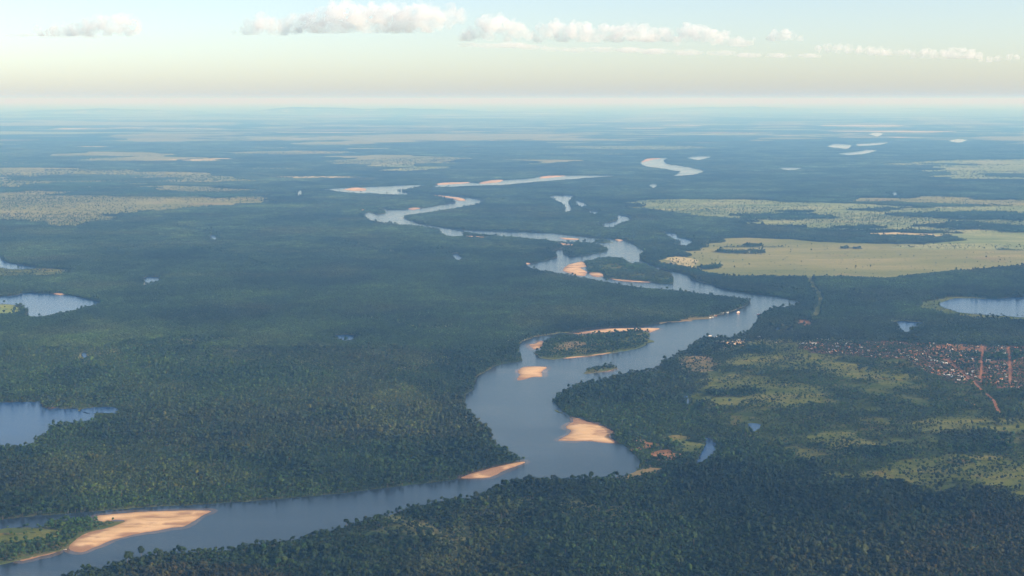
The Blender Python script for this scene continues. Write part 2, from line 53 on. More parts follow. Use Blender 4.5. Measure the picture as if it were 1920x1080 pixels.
CLOUD=[('a',[(-13220,40000,2836,136),(-12919,40000,2895,182),(-12666,40000,2865,212),(-12396,40000,2895,227),(-12096,40000,2924,243),(-11765,40000,2983,258),(-11552,40000,3100,212),(-11270,40000,3056,273),(-11014,40000,3100,288),(-10746,40000,3100,288),(-10525,40000,3012,197),(-11907,40000,2806,136),(-11353,40000,2836,136)]),('b',[(-6797,35000,2606,93),(-6534,35000,2658,159),(-6296,35000,2761,226),(-6046,35000,2851,239),(-5813,35000,2761,226),(-5578,35000,2735,239),(-5355,35000,2812,252),(-5144,35000,2889,199),(-4960,35000,2966,159),(-5751,35000,2606,119)]),('c',[(-5227,35000,2658,119),(-4899,35000,2735,199),(-4636,35000,2838,318),(-4373,35000,2966,372),(-4045,35000,3056,345),(-3759,35000,2992,372),(-3458,35000,3069,318),(-3199,35000,2915,345),(-2871,35000,2992,398),(-2546,35000,2915,372),(-2219,35000,2966,372),(-1892,35000,2992,318),(-1592,35000,3018,265),(-1371,35000,2966,186),(-2090,35000,2735,212),(-2744,35000,2735,239),(-3527,35000,2735,239),(-4181,35000,2735,239)]),('d',[(-1405,40000,2659,106),(-1225,40000,2748,182),(-1046,40000,2865,227),(-821,40000,3012,258),(-597,40000,3071,273),(-328,40000,3071,288),(-75,40000,2983,258),(179,40000,2895,243),(448,40000,2777,167),(-672,40000,2748,182),(-149,40000,2718,167)]),('e',[(740,44000,2858,167),(1019,44000,2987,234),(1314,44000,3181,267),(1577,44000,3019,317),(1889,44000,3084,300),(2219,44000,2987,284),(2548,44000,2922,267),(2958,44000,3019,300),(3287,44000,2955,300),(3698,44000,2987,300),(4027,44000,2922,300),(4405,44000,2890,284),(4733,44000,2955,284),(4965,44000,2825,200)]),('f',[(5065,44000,2760,167),(5341,44000,2955,250),(5636,44000,3052,267),(5917,44000,2955,250),(6247,44000,2890,234),(6543,44000,2858,234),(6825,44000,2728,184),(7073,44000,2695,200),(7318,44000,2760,150)]),('g',[(7925,44000,2825,133),(8136,44000,2922,184),(8382,44000,2955,200),(8629,44000,2922,167),(8879,44000,2825,117)]),('h',[(11183,52000,2812,138),(11512,52000,2850,177),(11863,52000,2831,197),(12253,52000,2793,197),(12643,52000,2754,177),(13034,52000,2716,197),(13423,52000,2697,197),(13774,52000,2678,197),(14125,52000,2658,177),(14398,52000,2639,138)]),('i',[(14633,52000,2601,158),(14983,52000,2620,197),(15335,52000,2582,217),(15686,52000,2543,217),(16034,52000,2601,217),(16343,52000,2658,256),(16656,52000,2620,237),(16970,52000,2562,177)]),('j',[(17094,52000,2389,118),(17424,52000,2428,138),(17752,52000,2485,138),(18101,52000,2524,138),(18412,52000,2524,118)]),('l',[(-1226,41000,2550,249),(-613,41000,2519,311),(0,41000,2550,342),(613,41000,2489,311),(1227,41000,2429,280)]),('m',[(2065,46000,2569,314),(2925,46000,2603,349),(3785,46000,2569,349),(4646,46000,2535,384),(5679,46000,2501,384),(6712,46000,2467,349),(7574,46000,2399,314),(8607,46000,2399,314),(9640,46000,2399,279)]),('n',[(-14668,42000,2866,191),(-14276,42000,2866,159),(-13649,42000,2850,223),(-13022,42000,2835,255),(-12395,42000,2835,223),(-11923,42000,2866,191)])]

# ------------------------------------------------------------------ helpers
def tag(o, label=None, cat=None, group=None, kind=None):
    if label: o['label'] = label
    if cat: o['category'] = cat
    if group: o['group'] = group
    if kind: o['kind'] = kind
    return o

def mesh_obj(name, verts, faces, mat, parent=None, smooth=False):
    me = bpy.data.meshes.new(name); me.from_pydata(verts, [], faces); me.update()
    if mat: me.materials.append(mat)
    if smooth: me.polygons.foreach_set('use_smooth', [True]*len(me.polygons))
    o = bpy.data.objects.new(name, me); C.objects.link(o)
    if parent: o.parent = parent
    return o

class NT:
    """small node-material builder"""
    def __init__(s, name):
        s.m = bpy.data.materials.new(name); s.m.use_nodes = True; s.t = s.m.node_tree
        for n in list(s.t.nodes): s.t.nodes.remove(n)
        s.out = s.t.nodes.new('ShaderNodeOutputMaterial')
    def n(s, typ, **kw):
        nd = s.t.nodes.new(typ)
        for k, v in kw.items():
            if k.startswith('_'): setattr(nd, k[1:], v)
            else:
                nd.inputs[k.replace('__', ' ')].default_value = v
        return nd
    def l(s, a, b): s.t.links.new(a, b)
    def pos(s, scale=(1, 1, 1), rot=0):
        g = s.n('ShaderNodeNewGeometry'); mp = s.n('ShaderNodeMapping')
        mp.inputs['Scale'].default_value = scale; mp.inputs['Rotation'].default_value = (0, 0, rot)
        s.l(g.outputs['Position'], mp.inputs['Vector']); return mp.outputs[0]
    def noise(s, vec, scale, detail=4, rough=.55, dist=0):
        t = s.n('ShaderNodeTexNoise'); t.inputs['Scale'].default_value = scale; t.inputs['Detail'].default_value = detail
        t.inputs['Roughness'].default_value = rough; t.inputs['Distortion'].default_value = dist
        s.l(vec, t.inputs['Vector']); return t.outputs['Fac']
    def ramp(s, fac, stops):
        r = s.n('ShaderNodeValToRGB'); e = r.color_ramp.elements
        while len(e) < len(stops): e.new(.5)
        for x, (p, c) in zip(e, stops): x.position = p; x.color = (*c, 1)
        s.l(fac, r.inputs['Fac']); return r.outputs['Color']
    def mix(s, fac, a, b, mode='MIX'):
        m = s.n('ShaderNodeMix'); m.data_type = 'RGBA'; m.blend_type = mode
        for v, i in ((fac, 0), (a, 6), (b, 7)):
            if hasattr(v, 'links'): s.l(v, m.inputs[i])
            elif isinstance(v, (int, float)): m.inputs[i].default_value = v
            else: m.inputs[i].default_value = (*v, 1)
        return m.outputs[2]
    def bsdf(s, color, rough=.9, spec=.15, normal=None):
        b = s.n('ShaderNodeBsdfPrincipled'); b.inputs['Roughness'].default_value = rough
        b.inputs['Specular IOR Level'].default_value = spec
        if hasattr(color, 'links'): s.l(color, b.inputs['Base Color'])
        else: b.inputs['Base Color'].default_value = (*color, 1)
        if normal: s.l(normal, b.inputs['Normal'])
        s.l(b.outputs[0], s.out.inputs['Surface']); return b
    def bump(s, h, strength, dist):
        b = s.n('ShaderNodeBump'); b.inputs['Strength'].default_value = strength; b.inputs['Distance'].default_value = dist
        s.l(h, b.inputs['Height']); return b.outputs[0]

# ------------------------------------------------------------------ materials
def mat_plain(name, col, rough=.8, spec=.2):
    k = NT(name); k.bsdf(col, rough, spec); return k.m

def mat_ground():
    k = NT('ground')
    p = k.pos((1, 1, 1), .5); ps = k.pos((.55, 1, 1), -.12)
    big = k.noise(ps, .00022, 5, .6, .6)                      # forest and cleared country, kilometres across
    blocks = k.n('ShaderNodeTexVoronoi'); blocks.inputs['Scale'].default_value = .0011; blocks.inputs['Randomness'].default_value = .9
    k.l(p, blocks.inputs['Vector'])
    mid = k.noise(p, .0012, 6, .65)
    fine = k.noise(p, .02, 6, .7)
    forest = k.ramp(fine, [(.3, (.012, .026, .013)), (.5, (.028, .05, .022)), (.72, (.05, .075, .03))])
    field = k.ramp(mid, [(.3, (.10, .13, .05)), (.5, (.20, .21, .085)), (.7, (.33, .29, .15))])
    m = k.n('ShaderNodeMath', _operation='MULTIPLY_ADD'); k.l(mid, m.inputs[0]); m.inputs[1].default_value = .55; k.l(big, m.inputs[2])
    sep = k.n('ShaderNodeSeparateColor'); k.l(blocks.outputs['Color'], sep.inputs[0])
    m2 = k.n('ShaderNodeMath', _operation='MULTIPLY_ADD'); k.l(sep.outputs[0], m2.inputs[0]); m2.inputs[1].default_value = .12; k.l(m.outputs[0], m2.inputs[2])
    f = k.ramp(m2.outputs[0], [(.86, (0, 0, 0)), (.97, (1, 1, 1))])
    k.bsdf(k.mix(f, forest, field), 1, 0); return k.m

def mat_field(name, a, b, c, scale=.01, soil=None, dapple=.35):
    """grassland: three grass tones over tens of metres, bushes too low to be trees as fine dapple"""
    k = NT(name); p = k.pos((1, 1, 1), .35); ps = k.pos((.35, 1, 1), .1)
    col = k.ramp(k.noise(ps, scale, 6, .65, .4), [(.3, a), (.5, b), (.68, c)])
    if soil: col = k.mix(k.ramp(k.noise(p, scale*.7, 5, .6), [(.60, (0, 0, 0)), (.72, (.8, .8, .8))]), col, soil)
    dots = k.ramp(k.noise(p, .09, 4, .7), [(.36, (.25, .3, .22)), (.5, (1, 1, 1))])
    col = k.mix(dapple, col, dots, 'MULTIPLY')
    k.bsdf(col, 1, 0); return k.m

def mat_water(name, body, rough=.12, wave=.06):
    k = NT(name); p = k.pos((1, 1, 1), .7); ps = k.pos((.25, 1, 1), .9)
    h = k.noise(ps, .45, 3, .6)
    nrm = k.bump(h, wave, 1.0)
    slick = k.noise(k.pos((.5, 1, 1), .8), .004, 4, .55, .8)          # wind lanes: rougher and smoother water
    silt = k.noise(k.pos((.35, 1, 1), .95), .0035, 5, .6, 1.2)             # clouds of silt drawn out by the current
    b = k.bsdf(k.ramp(silt, [(.38, tuple(x*.7 for x in body)), (.55, body), (.72, tuple(x*q for x, q in zip(body, (2.6, 2.0, 1.5))))]), rough, .5, nrm)
    b.inputs['IOR'].default_value = 1.33
    mr = k.n('ShaderNodeMapRange'); mr.inputs['From Min'].default_value = .35; mr.inputs['From Max'].default_value = .65
    mr.inputs['To Min'].default_value = rough*.6; mr.inputs['To Max'].default_value = rough*1.5
    k.l(slick, mr.inputs['Value']); k.l(mr.outputs[0], b.inputs['Roughness'])
    return k.m

def mat_sand():
    k = NT('sand'); p = k.pos((1, 1, 1), .2); ps = k.pos((.3, 1, 1), -.5)
    at = k.n('ShaderNodeAttribute', _attribute_name='wet')
    col = k.ramp(k.noise(ps, .03, 6, .6, .6), [(.3, (.36, .22, .11)), (.48, (.56, .37, .20)), (.7, (.66, .46, .27))])
    col = k.mix(at.outputs['Fac'], col, (.27, .155, .09))
    k.bsdf(col, .9, .1, k.bump(k.noise(p, .15, 5, .6), .5, .6)); return k.m

def mat_leaf():
    k = NT('foliage')
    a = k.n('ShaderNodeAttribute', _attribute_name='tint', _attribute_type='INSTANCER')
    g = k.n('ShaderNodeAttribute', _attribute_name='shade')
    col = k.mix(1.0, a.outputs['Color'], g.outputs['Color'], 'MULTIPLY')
    b = k.bsdf(col, .75, .12)
    tr = k.n('ShaderNodeBsdfTranslucent'); k.l(col, tr.inputs['Color'])
    mx = k.n('ShaderNodeMixShader'); mx.inputs[0].default_value = .15
    k.l(b.outputs[0], mx.inputs[1]); k.l(tr.outputs[0], mx.inputs[2]); k.l(mx.outputs[0], k.out.inputs['Surface'])
    return k.m

M = dict(
    ground=mat_ground(), sand=mat_sand(), leaf=mat_leaf(),
    bark=mat_plain('bark', (.09, .07, .05), .95, .05),
    river=mat_water('river_water', (.016, .026, .040), .10, .45),
    lake=mat_water('lake_water', (.006, .034, .115), .07, .4), shallows=mat_water('shallow_water', (.085, .060, .042), .12, .45),
    bank=mat_field('island_ground', (.05, .075, .025), (.08, .10, .035), (.16, .12, .06), .012),
    pale=mat_field('pale_grass', (.13, .145, .050), (.195, .195, .074), (.28, .245, .11), .0024, (.235, .18, .095), .25),
    green=mat_field('green_grass', (.12, .16, .06), (.21, .24, .10), (.33, .31, .15), .004, None, .4),
    straw=mat_field('straw_grass', (.30, .27, .13), (.40, .34, .17), (.48, .38, .21), .004, None, .2),
    brown=mat_field('brown_grass', (.12, .11, .05), (.19, .15, .075), (.28, .185, .10), .006, (.30, .15, .08), .4),
    marsh=mat_field('marsh_grass', (.055, .085, .025), (.09, .11, .035), (.14, .14, .05), .006, None, .3),
    lush=mat_field('lush_grass', (.13, .18, .05), (.19, .23, .07), (.25, .26, .09), .008, None, .3),
    olive=mat_field('olive_grass', (.052, .074, .018), (.105, .120, .032), (.19, .17, .055), .008, (.21, .12, .055), .6),
    scrub=mat_field('scrub_grass', (.032, .050, .013), (.058, .076, .021), (.11, .112, .036), .008, (.15, .105, .045), .6),
    clay=mat_field('clay_soil', (.15, .08, .04), (.22, .115, .055), (.29, .15, .08), .02, None, .3),
    soil=mat_field('village_soil', (.07, .065, .028), (.13, .075, .04), (.30, .13, .07), .012, (.06, .075, .026), .5),
    road=mat_field('red_dirt', (.25, .115, .055), (.32, .145, .07), (.38, .18, .10), .03, None, .15),
)
M['sandsoil'] = M['sand']

# ------------------------------------------------------------------ outlines -> natural edges
def smooth_outline(p, k=.0022, rough=.45, closed=True, ragged=0):
    n = len(p); out = []
    for i in range(n if closed else n-1):
        p0, p1, p2, p3 = (Vector(p[(i+j-1) % n]) for j in range(4)) if closed else (Vector(p[max(0, min(n-1, i+j-1))]) for j in range(4))
        L = (p2-p1).length; step = max(6., k*max(p1.y, 2500)); m = max(1, min(24, int(L/step+.5)))
        for j in range(m):
            t = j/m
            q = .5*((2*p1)+(p2-p0)*t+(2*p0-5*p1+4*p2-p3)*t*t+(3*p1-p0-3*p2+p3)*t**3)
            q = q*.7+(p1.lerp(p2, t))*.3
            a = rough*step
            v = Vector((q.x/(step*2.5), q.y/(step*2.5), 3.7))
            q = q+Vector((noise.noise(v), noise.noise(v+Vector((31, 7, 0)))))*a*1.6
            if ragged:
                w = Vector((q.x/ragged/5, q.y/ragged/4, 9.1))
                q = q+Vector((noise.fractal(w, .7, 2.1, 5)*2.2, noise.fractal(w+Vector((5, 19, 0)), .7, 2.1, 5)))*ragged
            out.append((q.x, q.y))
    if not closed: out.append(tuple(p[-1]))
    return out

def sheet(name, pts2, z, mat, skirt=0):
    n = len(pts2)
    vo, _, fo, _, _, _ = geometry.delaunay_2d_cdt([Vector(q) for q in pts2], [(i, (i+1) % n) for i in range(n)], [], 1, 1e-3)
    vs_ = [(q.x, q.y, z) for q in vo]; fs = []
    for a, b, c in fo:
        A, B, D = vo[a], vo[b], vo[c]
        fs.append((a, b, c) if (B.x-A.x)*(D.y-A.y)-(B.y-A.y)*(D.x-A.x) > 0 else (a, c, b))
    if skirt:
        m = len(vs_); area = sum(pts2[i-1][0]*pts2[i][1]-pts2[i][0]*pts2[i-1][1] for i in range(n))
        vs_ += [(x, y, z-d) for d in (.0005, skirt) for x, y in pts2]
        for i in range(n):
            j = (i+1) % n
            fs.append((m+i, m+n+i, m+n+j, m+j) if area > 0 else (m+i, m+j, m+n+j, m+n+i))
    return tag(mesh_obj(name, vs_, fs, mat), kind='structure')

# ------------------------------------------------------------------ land-cover rasters used to plant trees
class Raster:
    def __init__(s, x0, x1, y0, y1, r):
        s.x0, s.y0, s.r = x0, y0, r; s.w, s.h = int((x1-x0)/r), int((y1-y0)/r); s.x1, s.y1 = x1, y1
        s.dens = np.ones((s.h, s.w), np.float32); s.zone = np.zeros((s.h, s.w), np.uint8)
    def fill(s, pts2, dens=None, zone=None):
        P = np.asarray(pts2, float); Q = np.roll(P, -1, 0)
        r0 = max(0, int((P[:, 1].min()-s.y0)/s.r)); r1 = min(s.h-1, int((P[:, 1].max()-s.y0)/s.r)+1)
        for r in range(r0, r1+1):
            y = s.y0+(r+.5)*s.r
            c = (P[:, 1] > y) != (Q[:, 1] > y)
            if not c.any(): continue
            xs = np.sort(P[c, 0]+(y-P[c, 1])/(Q[c, 1]-P[c, 1])*(Q[c, 0]-P[c, 0]))
            for a, b in zip(xs[::2], xs[1::2]):
                i = max(0, int(round((a-s.x0)/s.r))); j = min(s.w, int(round((b-s.x0)/s.r)))
                if j > i:
                    if dens is not None: s.dens[r, i:j] = dens
                    if zone is not None: s.zone[r, i:j] = zone
    def at(s, x, y):
        i = np.clip(((x-s.x0)/s.r).astype(int), 0, s.w-1); j = np.clip(((y-s.y0)/s.r).astype(int), 0, s.h-1)
        return s.dens[j, i], s.zone[j, i]
R1 = Raster(-4500, 4500, 2300, 10500, 4.5); R2 = Raster(-15500, 15500, 10500, 36000, 15)
def fill(pts2, **kw):
    R1.fill(pts2, **kw); R2.fill(pts2, **kw)
def cover(x, y):
    d1, z1 = R1.at(x, y); d2, z2 = R2.at(x, y); near = y < 10500
    return np.where(near, d1, d2), np.where(near, z1, z2)
ZONES = {'forest': 0, 'light': 1, 'brownish': 2, 'olive': 3, 'scrub': 4, 'open': 5, 'village': 6, 'island': 7, 'grove': 8}

def strip_outline(line, wd):
    L, Rr = [], []
    for i, p in enumerate(line):
        a = Vector(line[max(0, i-1)]); b = Vector(line[min(len(line)-1, i+1)]); d = (b-a).normalized()
        n = Vector((-d.y, d.x))*wd/2*(1+.25*noise.noise(Vector((p[0]*.02, p[1]*.02, 1))))
        L.append((p[0]+n.x, p[1]+n.y)); Rr.append((p[0]-n.x, p[1]-n.y))
    return L+Rr[::-1]

# ------------------------------------------------------------------ the ground and everything flat on it
def grid_sheet(name, xs, ys, z, mat):
    v = [(x, y, z) for y in ys for x in xs]; n = len(xs)
    f = [(j*n+i, j*n+i+1, (j+1)*n+i+1, (j+1)*n+i) for j in range(len(ys)-1) for i in range(n-1)]
    return tag(mesh_obj(name, v, f, mat), kind='structure')
grid_sheet('ground', np.linspace(-400000, 400000, 81), np.linspace(-30000, 400000, 44), 0, M['ground'])

for p, t in TINT: fill(p, zone=ZONES[t])
ZF = {'scrub': 'scrub', 'soil': 'village'}
LEVEL = {'scrubland': .3, 'village_ground': .75, 'meadow': .55, 'bare_soil': 1.0, 'mud_bank': 1.95}
def rag(p):
    y0 = min(q[1] for q in p)
    if y0 < 9000: return 26 if y0 < 6500 else 12
    return min(.02*y0, .16*(max(q[1] for q in p)-y0))
def far_fields():
    """cleared country scattered over the far plain, farms and burnt savanna a kilometre or so across"""
    rr = random.Random(23); out = []; taken_ = []
    for p in [f_[1] for f_ in FIELD]+list(WATER.values()):
        q = np.array(p); lo, hi = q.min(0), q.max(0)
        if hi[1] > 14000: taken_.append((*((lo+hi)/2), *((hi-lo)/2/1.5)))
    for i in range(2600):
        y = 17500*(110000/17500)**rr.random(); x = rr.uniform(-.40, .40)*y
        if y < 26000 and rr.random() < (.5 if x < -.12*y else .93): continue
        if x > .1*y and rr.random() < .5: continue
        a = rr.uniform(.012, .06)*y*(1.5 if x < -.05*y else 1); b_ = a*rr.uniform(.3, 1.1); n = rr.randint(5, 9)
        if any(abs(x-q[0]) < 1.1*(a+q[2]) and abs(y-q[1]) < 1.1*(b_+q[3]) for q in taken_): continue
        taken_.append((x, y, a, b_)); t0 = rr.uniform(0, 6)
        pts_ = [(x+a*math.cos(t0+k*2*PI/n)*rr.uniform(.55, 1.35), y+b_*math.sin(t0+k*2*PI/n)*rr.uniform(.55, 1.35)) for k in range(n)]
        out.append(('far_pasture', pts_, rr.choice(('pale', 'pale', 'green', 'straw', 'brown')), rr.choice((.04, .1, .2, .3))))
    return out
FIELD += far_fields(); flat_no = 0
for name, p, col, dens in FIELD:
    o = smooth_outline(p, .0025, .8, ragged=rag(p) if name != 'far_pasture' else .35*(max(q[1] for q in p)-min(q[1] for q in p)))
    on_island = name in ('meadow.002', 'meadow.012', 'meadow.013')
    z = 2.4 if on_island else LEVEL.get(name.split('.')[0], .5)
    flat_no += 1; z += .02*(flat_no % 9)
    if not on_island: fill(o, dens=dens, zone=ZONES[ZF.get(col, 'open')])
    sheet('pasture' if name == 'far_pasture' else name.split('.')[0], o, z, M['sandsoil' if col == 'sand' else col])
for p in GROVE: fill(smooth_outline(p, .0012, .8, ragged=.11*(max(q[0] for q in p)-min(q[0] for q in p)) if p[0][1] > 9000 else 14), dens=.9, zone=ZONES['grove'])
for name, (line, wd) in ROAD.items():
    ln = smooth_outline(line, .002, .25, closed=False)
    fill(strip_outline(ln, wd+7), dens=0.)
    sheet('dirt_road', strip_outline(ln, wd), 1.35, M['road'])
for line, wd in [CUT]:
    ln = smooth_outline(line, .002, .3, closed=False); fill(strip_outline(ln, wd+10), dens=0.)
    sheet('cleared_strip', strip_outline(ln, wd), .6, M['olive'])
for line, wd in GULLY: fill(strip_outline(smooth_outline(line, .002, .5, closed=False), wd), dens=0.)
for name, p in WATER.items():
    o = smooth_outline(p)
    fill(o, dens=0.)
    near = min(q[1] for q in p)
    if near < 9500 and name[:4] in ('pond', 'cree'):        # low growth on the near shore of the small waters
        for s_ in (8, 16, 24, 32)[:4 if near < 5500 else 3]: R1.fill([(q[0], q[1]-s_) for q in o], dens=.0)
    sheet(name.split('.')[0], o, 1.6 if near < 12000 else 3.0, M['river' if name.startswith('river') else 'lake'])
for name, p in LAND.items():
    o = smooth_outline(p)
    fill(o, dens=(.42 if name == 'island.001' else .85), zone=ZONES['island'])
    sheet('island', o, 2.2, M['bank'], skirt=2)
for name, p, col, dens in FIELD:
    if name in ('meadow.002', 'meadow.012', 'meadow.013'): fill(smooth_outline(p, .0025, .8), dens=dens)

def sand(p):
    far = min(q[1] for q in p)
    o = smooth_outline(p, .0018, .3)
    fill(o, dens=0.)
    P = np.array(o); lo, hi = P.min(0), P.max(0)
    st = max(5., math.sqrt((hi[0]-lo[0])*(hi[1]-lo[1]))/32)
    gx, gy = np.meshgrid(np.arange(lo[0], hi[0], st), np.arange(lo[1], hi[1], st))
    G = np.c_[gx.ravel(), gy.ravel()]+rng.uniform(-.3, .3, (gx.size, 2))*st
    Q = np.roll(P, -1, 0); ins = np.zeros(len(G), bool); dmin = np.full(len(G), 1e9)
    for a, b in zip(P, Q):
        c = (a[1] > G[:, 1]) != (b[1] > G[:, 1])
        with np.errstate(divide='ignore', invalid='ignore'):
            ins ^= c & (G[:, 0] < (b[0]-a[0])*(G[:, 1]-a[1])/(b[1]-a[1])+a[0])
        ab = b-a; t = np.clip(((G-a)@ab)/max(1e-9, ab@ab), 0, 1)
        dmin = np.minimum(dmin, np.hypot(*(G-a-t[:, None]*ab).T))
    keep = ins & (dmin > st*.5); G, dmin = G[keep], dmin[keep]
    vin = [Vector(q) for q in o]+[Vector(q) for q in G]
    n = len(o)
    vo, _, fo, ov, _, _ = geometry.delaunay_2d_cdt(vin, [(i, (i+1) % n) for i in range(n)], [], 1, 1e-3)
    vs_, wet = [], []
    for q, src in zip(vo, ov):
        k = src[0] if src else 0
        d = 0. if (not src or min(src) < n) else dmin[k-n]
        v = Vector((q.x*.0075+q.y*.002, q.y*.019-q.x*.004, .5))
        rdg = noise.fractal(v, .8, 2.1, 4)
        hgt = (1-math.exp(-d/16))*(2.0+2.2*rdg)
        vs_.append((q.x, q.y, 1.75+max(.0, hgt)+(1.0 if far > 12000 else 0)))
        wet.append(min(1., math.exp(-d/9)*.95+max(0, min(.8, (-rdg-.10)*5))))
    o_ = mesh_obj('sandbank', vs_, fo, M['sand'], smooth=True)
    at = o_.data.attributes.new('wet', 'FLOAT', 'POINT'); at.data.foreach_set('value', wet)
    if far < 9500:                                          # sand showing through the shallow water round the bar
        n = len(o); cx = sum(a*b_[0] for a, b_ in [(1/n, q) for q in o]); ar = sum(o[i-1][0]*o[i][1]-o[i][0]*o[i-1][1] for i in range(n))
        w_ = []
        for i in range(n):
            t_ = (Vector(o[(i+1) % n])-Vector(o[i-1])).normalized(); nn = Vector((t_.y, -t_.x))*(1 if ar > 0 else -1)
            k_ = 15+14*noise.noise(Vector((o[i][0]*.012, o[i][1]*.012, 4)))
            w_.append((o[i][0]+nn.x*k_, o[i][1]+nn.y*k_*1.3))
        sheet('shallows', w_, 1.68, M['shallows'])
    return tag(o_, kind='structure')
for name, p in SAND.items(): sand(p)

# faint low range on the horizon
def hills(name, x0, x1, y, hmax, seed):
    xs = np.linspace(x0, x1, 90); v, f = [], []
    for r, (dy, k) in enumerate(((-5000, 0), (-2400, .55), (-800, .9), (0, 1), (1800, .7), (5000, 0))):
        for i, x in enumerate(xs):
            e = min(1, (x-x0)/9000, (x1-x)/9000)
            h = hmax*max(0, .45+.75*noise.fractal(Vector((x*.00011, seed+r*.04, 0)), 1, 2, 5))*e
            v.append((x, y+dy, h*k-1))
    n = len(xs)
    for r in range(5):
        for i in range(n-1): f.append((r*n+i, r*n+i+1, (r+1)*n+i+1, (r+1)*n+i))
    return tag(mesh_obj(name, v, f, M['ground'], smooth=True), kind='structure')
hills('hills', -40000, 9000, 105000, 420, 3.1)
hills('hills', -9000, 47000, 128000, 330, 8.2)
hills('hills', -52000, -12000, 90000, 260, 5.5)

# ------------------------------------------------------------------ trees
def blob(bm, c, r, seed, col, lay, sub=1, amp=.28):
    n0 = len(bm.verts)
    ret = bmesh.ops.create_icosphere(bm, subdivisions=sub, radius=1)
    for v in ret['verts']:
        k = 1+amp*noise.noise(v.co*1.7+Vector((seed*3.1, seed*1.7, seed)))*1.6
        v.co = Vector((v.co.x*r[0]*k, v.co.y*r[1]*k, v.co.z*r[2]*k))+Vector(c)
    for v in ret['verts']:
        for f in v.link_faces:
            for lp in f.loops: lp[lay] = (*col, 1)

def leafage(bm, c, r, count, rr, lay, size):
    """leaf clumps: small bent quads spread through the outer shell of a crown lobe"""
    for _ in range(count):
        u = Vector((rr.gauss(0, 1), rr.gauss(0, 1), rr.gauss(.35, 1))).normalized()
        k = rr.uniform(.72, 1.12)
        p = Vector((u.x*r[0]*k, u.y*r[1]*k, u.z*r[2]*k))+Vector(c)
        nrm = (u+Vector((rr.uniform(-.8, .8), rr.uniform(-.8, .8), rr.uniform(-.5, .9)))).normalized()
        a = nrm.orthogonal().normalized(); a.rotate(Matrix.Rotation(rr.uniform(0, 6.28), 3, nrm)); b = nrm.cross(a)
        s = size*rr.uniform(.6, 1.3)
        q = [bm.verts.new(p+a*s*.6), bm.verts.new(p+b*s*.45-nrm*s*.15), bm.verts.new(p-a*s*.6), bm.verts.new(p-b*s*.45-nrm*s*.15)]
        f = bm.faces.new(q); g = rr.uniform(.75, 1.3)
        for lp in f.loops: lp[lay] = (g, g*rr.uniform(.95, 1.05), g*.95, 1)

def crown_bm(bm, lay, rr, cx=0, cy=0, s=1., base=6., lobes=5, leaves=26, sub=1, bmul=1.):
    R = 4.6*s
    for k in range(lobes):
        a = k*2.4+rr.uniform(-.4, .4); d = 0 if k == 0 else R*rr.uniform(.35, .62)
        r = R*(.75 if k == 0 else rr.uniform(.42, .62))
        c = (cx+d*math.cos(a), cy+d*math.sin(a), base*s+R*(.75 if k == 0 else rr.uniform(.25, .85)))
        g = rr.uniform(.8, 1.15)*bmul
        rad = (r, r*rr.uniform(.85, 1.1), r*rr.uniform(.6, .85))
        blob(bm, c, rad, rr.uniform(0, 50), (g, g, g*.95), lay, sub)
        if leaves: leafage(bm, c, rad, leaves, rr, lay, 1.25*s)

def trunk_bm(bm, s=1., h=8., lay=None):
    ring = None; prof = ((0, .55), (h*.35, .36), (h*.8, .26), (h*1.1, .1))
    for z, r in prof:
        nr = [bm.verts.new((r*s*math.cos(i*PI/3)+.12*z*.3, r*s*math.sin(i*PI/3), z*s)) for i in range(6)]
        if ring:
            for i in range(6):
                f = bm.faces.new((ring[i], ring[(i+1) % 6], nr[(i+1) % 6], nr[i])); f.material_index = 1
        ring = nr

def finish(bm, name, mats):
    me = bpy.data.meshes.new(name); bm.to_mesh(me); bm.free()
    for m in mats: me.materials.append(m)
    return me
def start():
    bm = bmesh.new(); return bm, bm.loops.layers.float_color.new('shade')

def tree_parts(i):
    """crown mesh and trunk mesh of one kind of rainforest tree"""
    rr = random.Random(100+i)
    bm, lay = start()
    if i < 5:
        crown_bm(bm, lay, rr, s=(1.0, 1.15, .9, 1.3, .8)[i], base=(7, 8, 6, 9, 5)[i], lobes=(5, 6, 4, 7, 4)[i])
    else:                                                   # palm: a star of arching fronds
        for kf in range(15):
            a = kf*2*PI/15+rr.uniform(-.15, .15); up = rr.uniform(.2, 1.1); prev = None; g = rr.uniform(.8, 1.35)
            for j in range(4):
                t = j/3; x = 4.8*t; z = 10.5+up*x*.55-1.25*t*t*3; w_ = (.25, .75, .7, .08)[j]
                c = Vector((x*math.cos(a), x*math.sin(a), z)); n = Vector((-math.sin(a), math.cos(a), 0))*w_
                cur = (bm.verts.new(c+n-Vector((0, 0, w_*.4))), bm.verts.new(c), bm.verts.new(c-n-Vector((0, 0, w_*.4))))
                if prev:
                    for q in (0, 1):
                        f = bm.faces.new((prev[q], prev[q+1], cur[q+1], cur[q]))
                        for lp in f.loops: lp[lay] = (g, g, g*.85, 1)
                prev = cur
    crown = finish(bm, 'crown', [M['leaf']])
    bm, lay = start(); trunk_bm(bm, (1., 1.1, .9, 1.25, .8, .6)[i], (9, 10, 8, 11, 7, 18)[i])
    for f in bm.faces: f.material_index = 0
    trunk = finish(bm, 'trunk', [M['bark']])
    return crown, trunk
KINDS = [tree_parts(i) for i in range(6)]

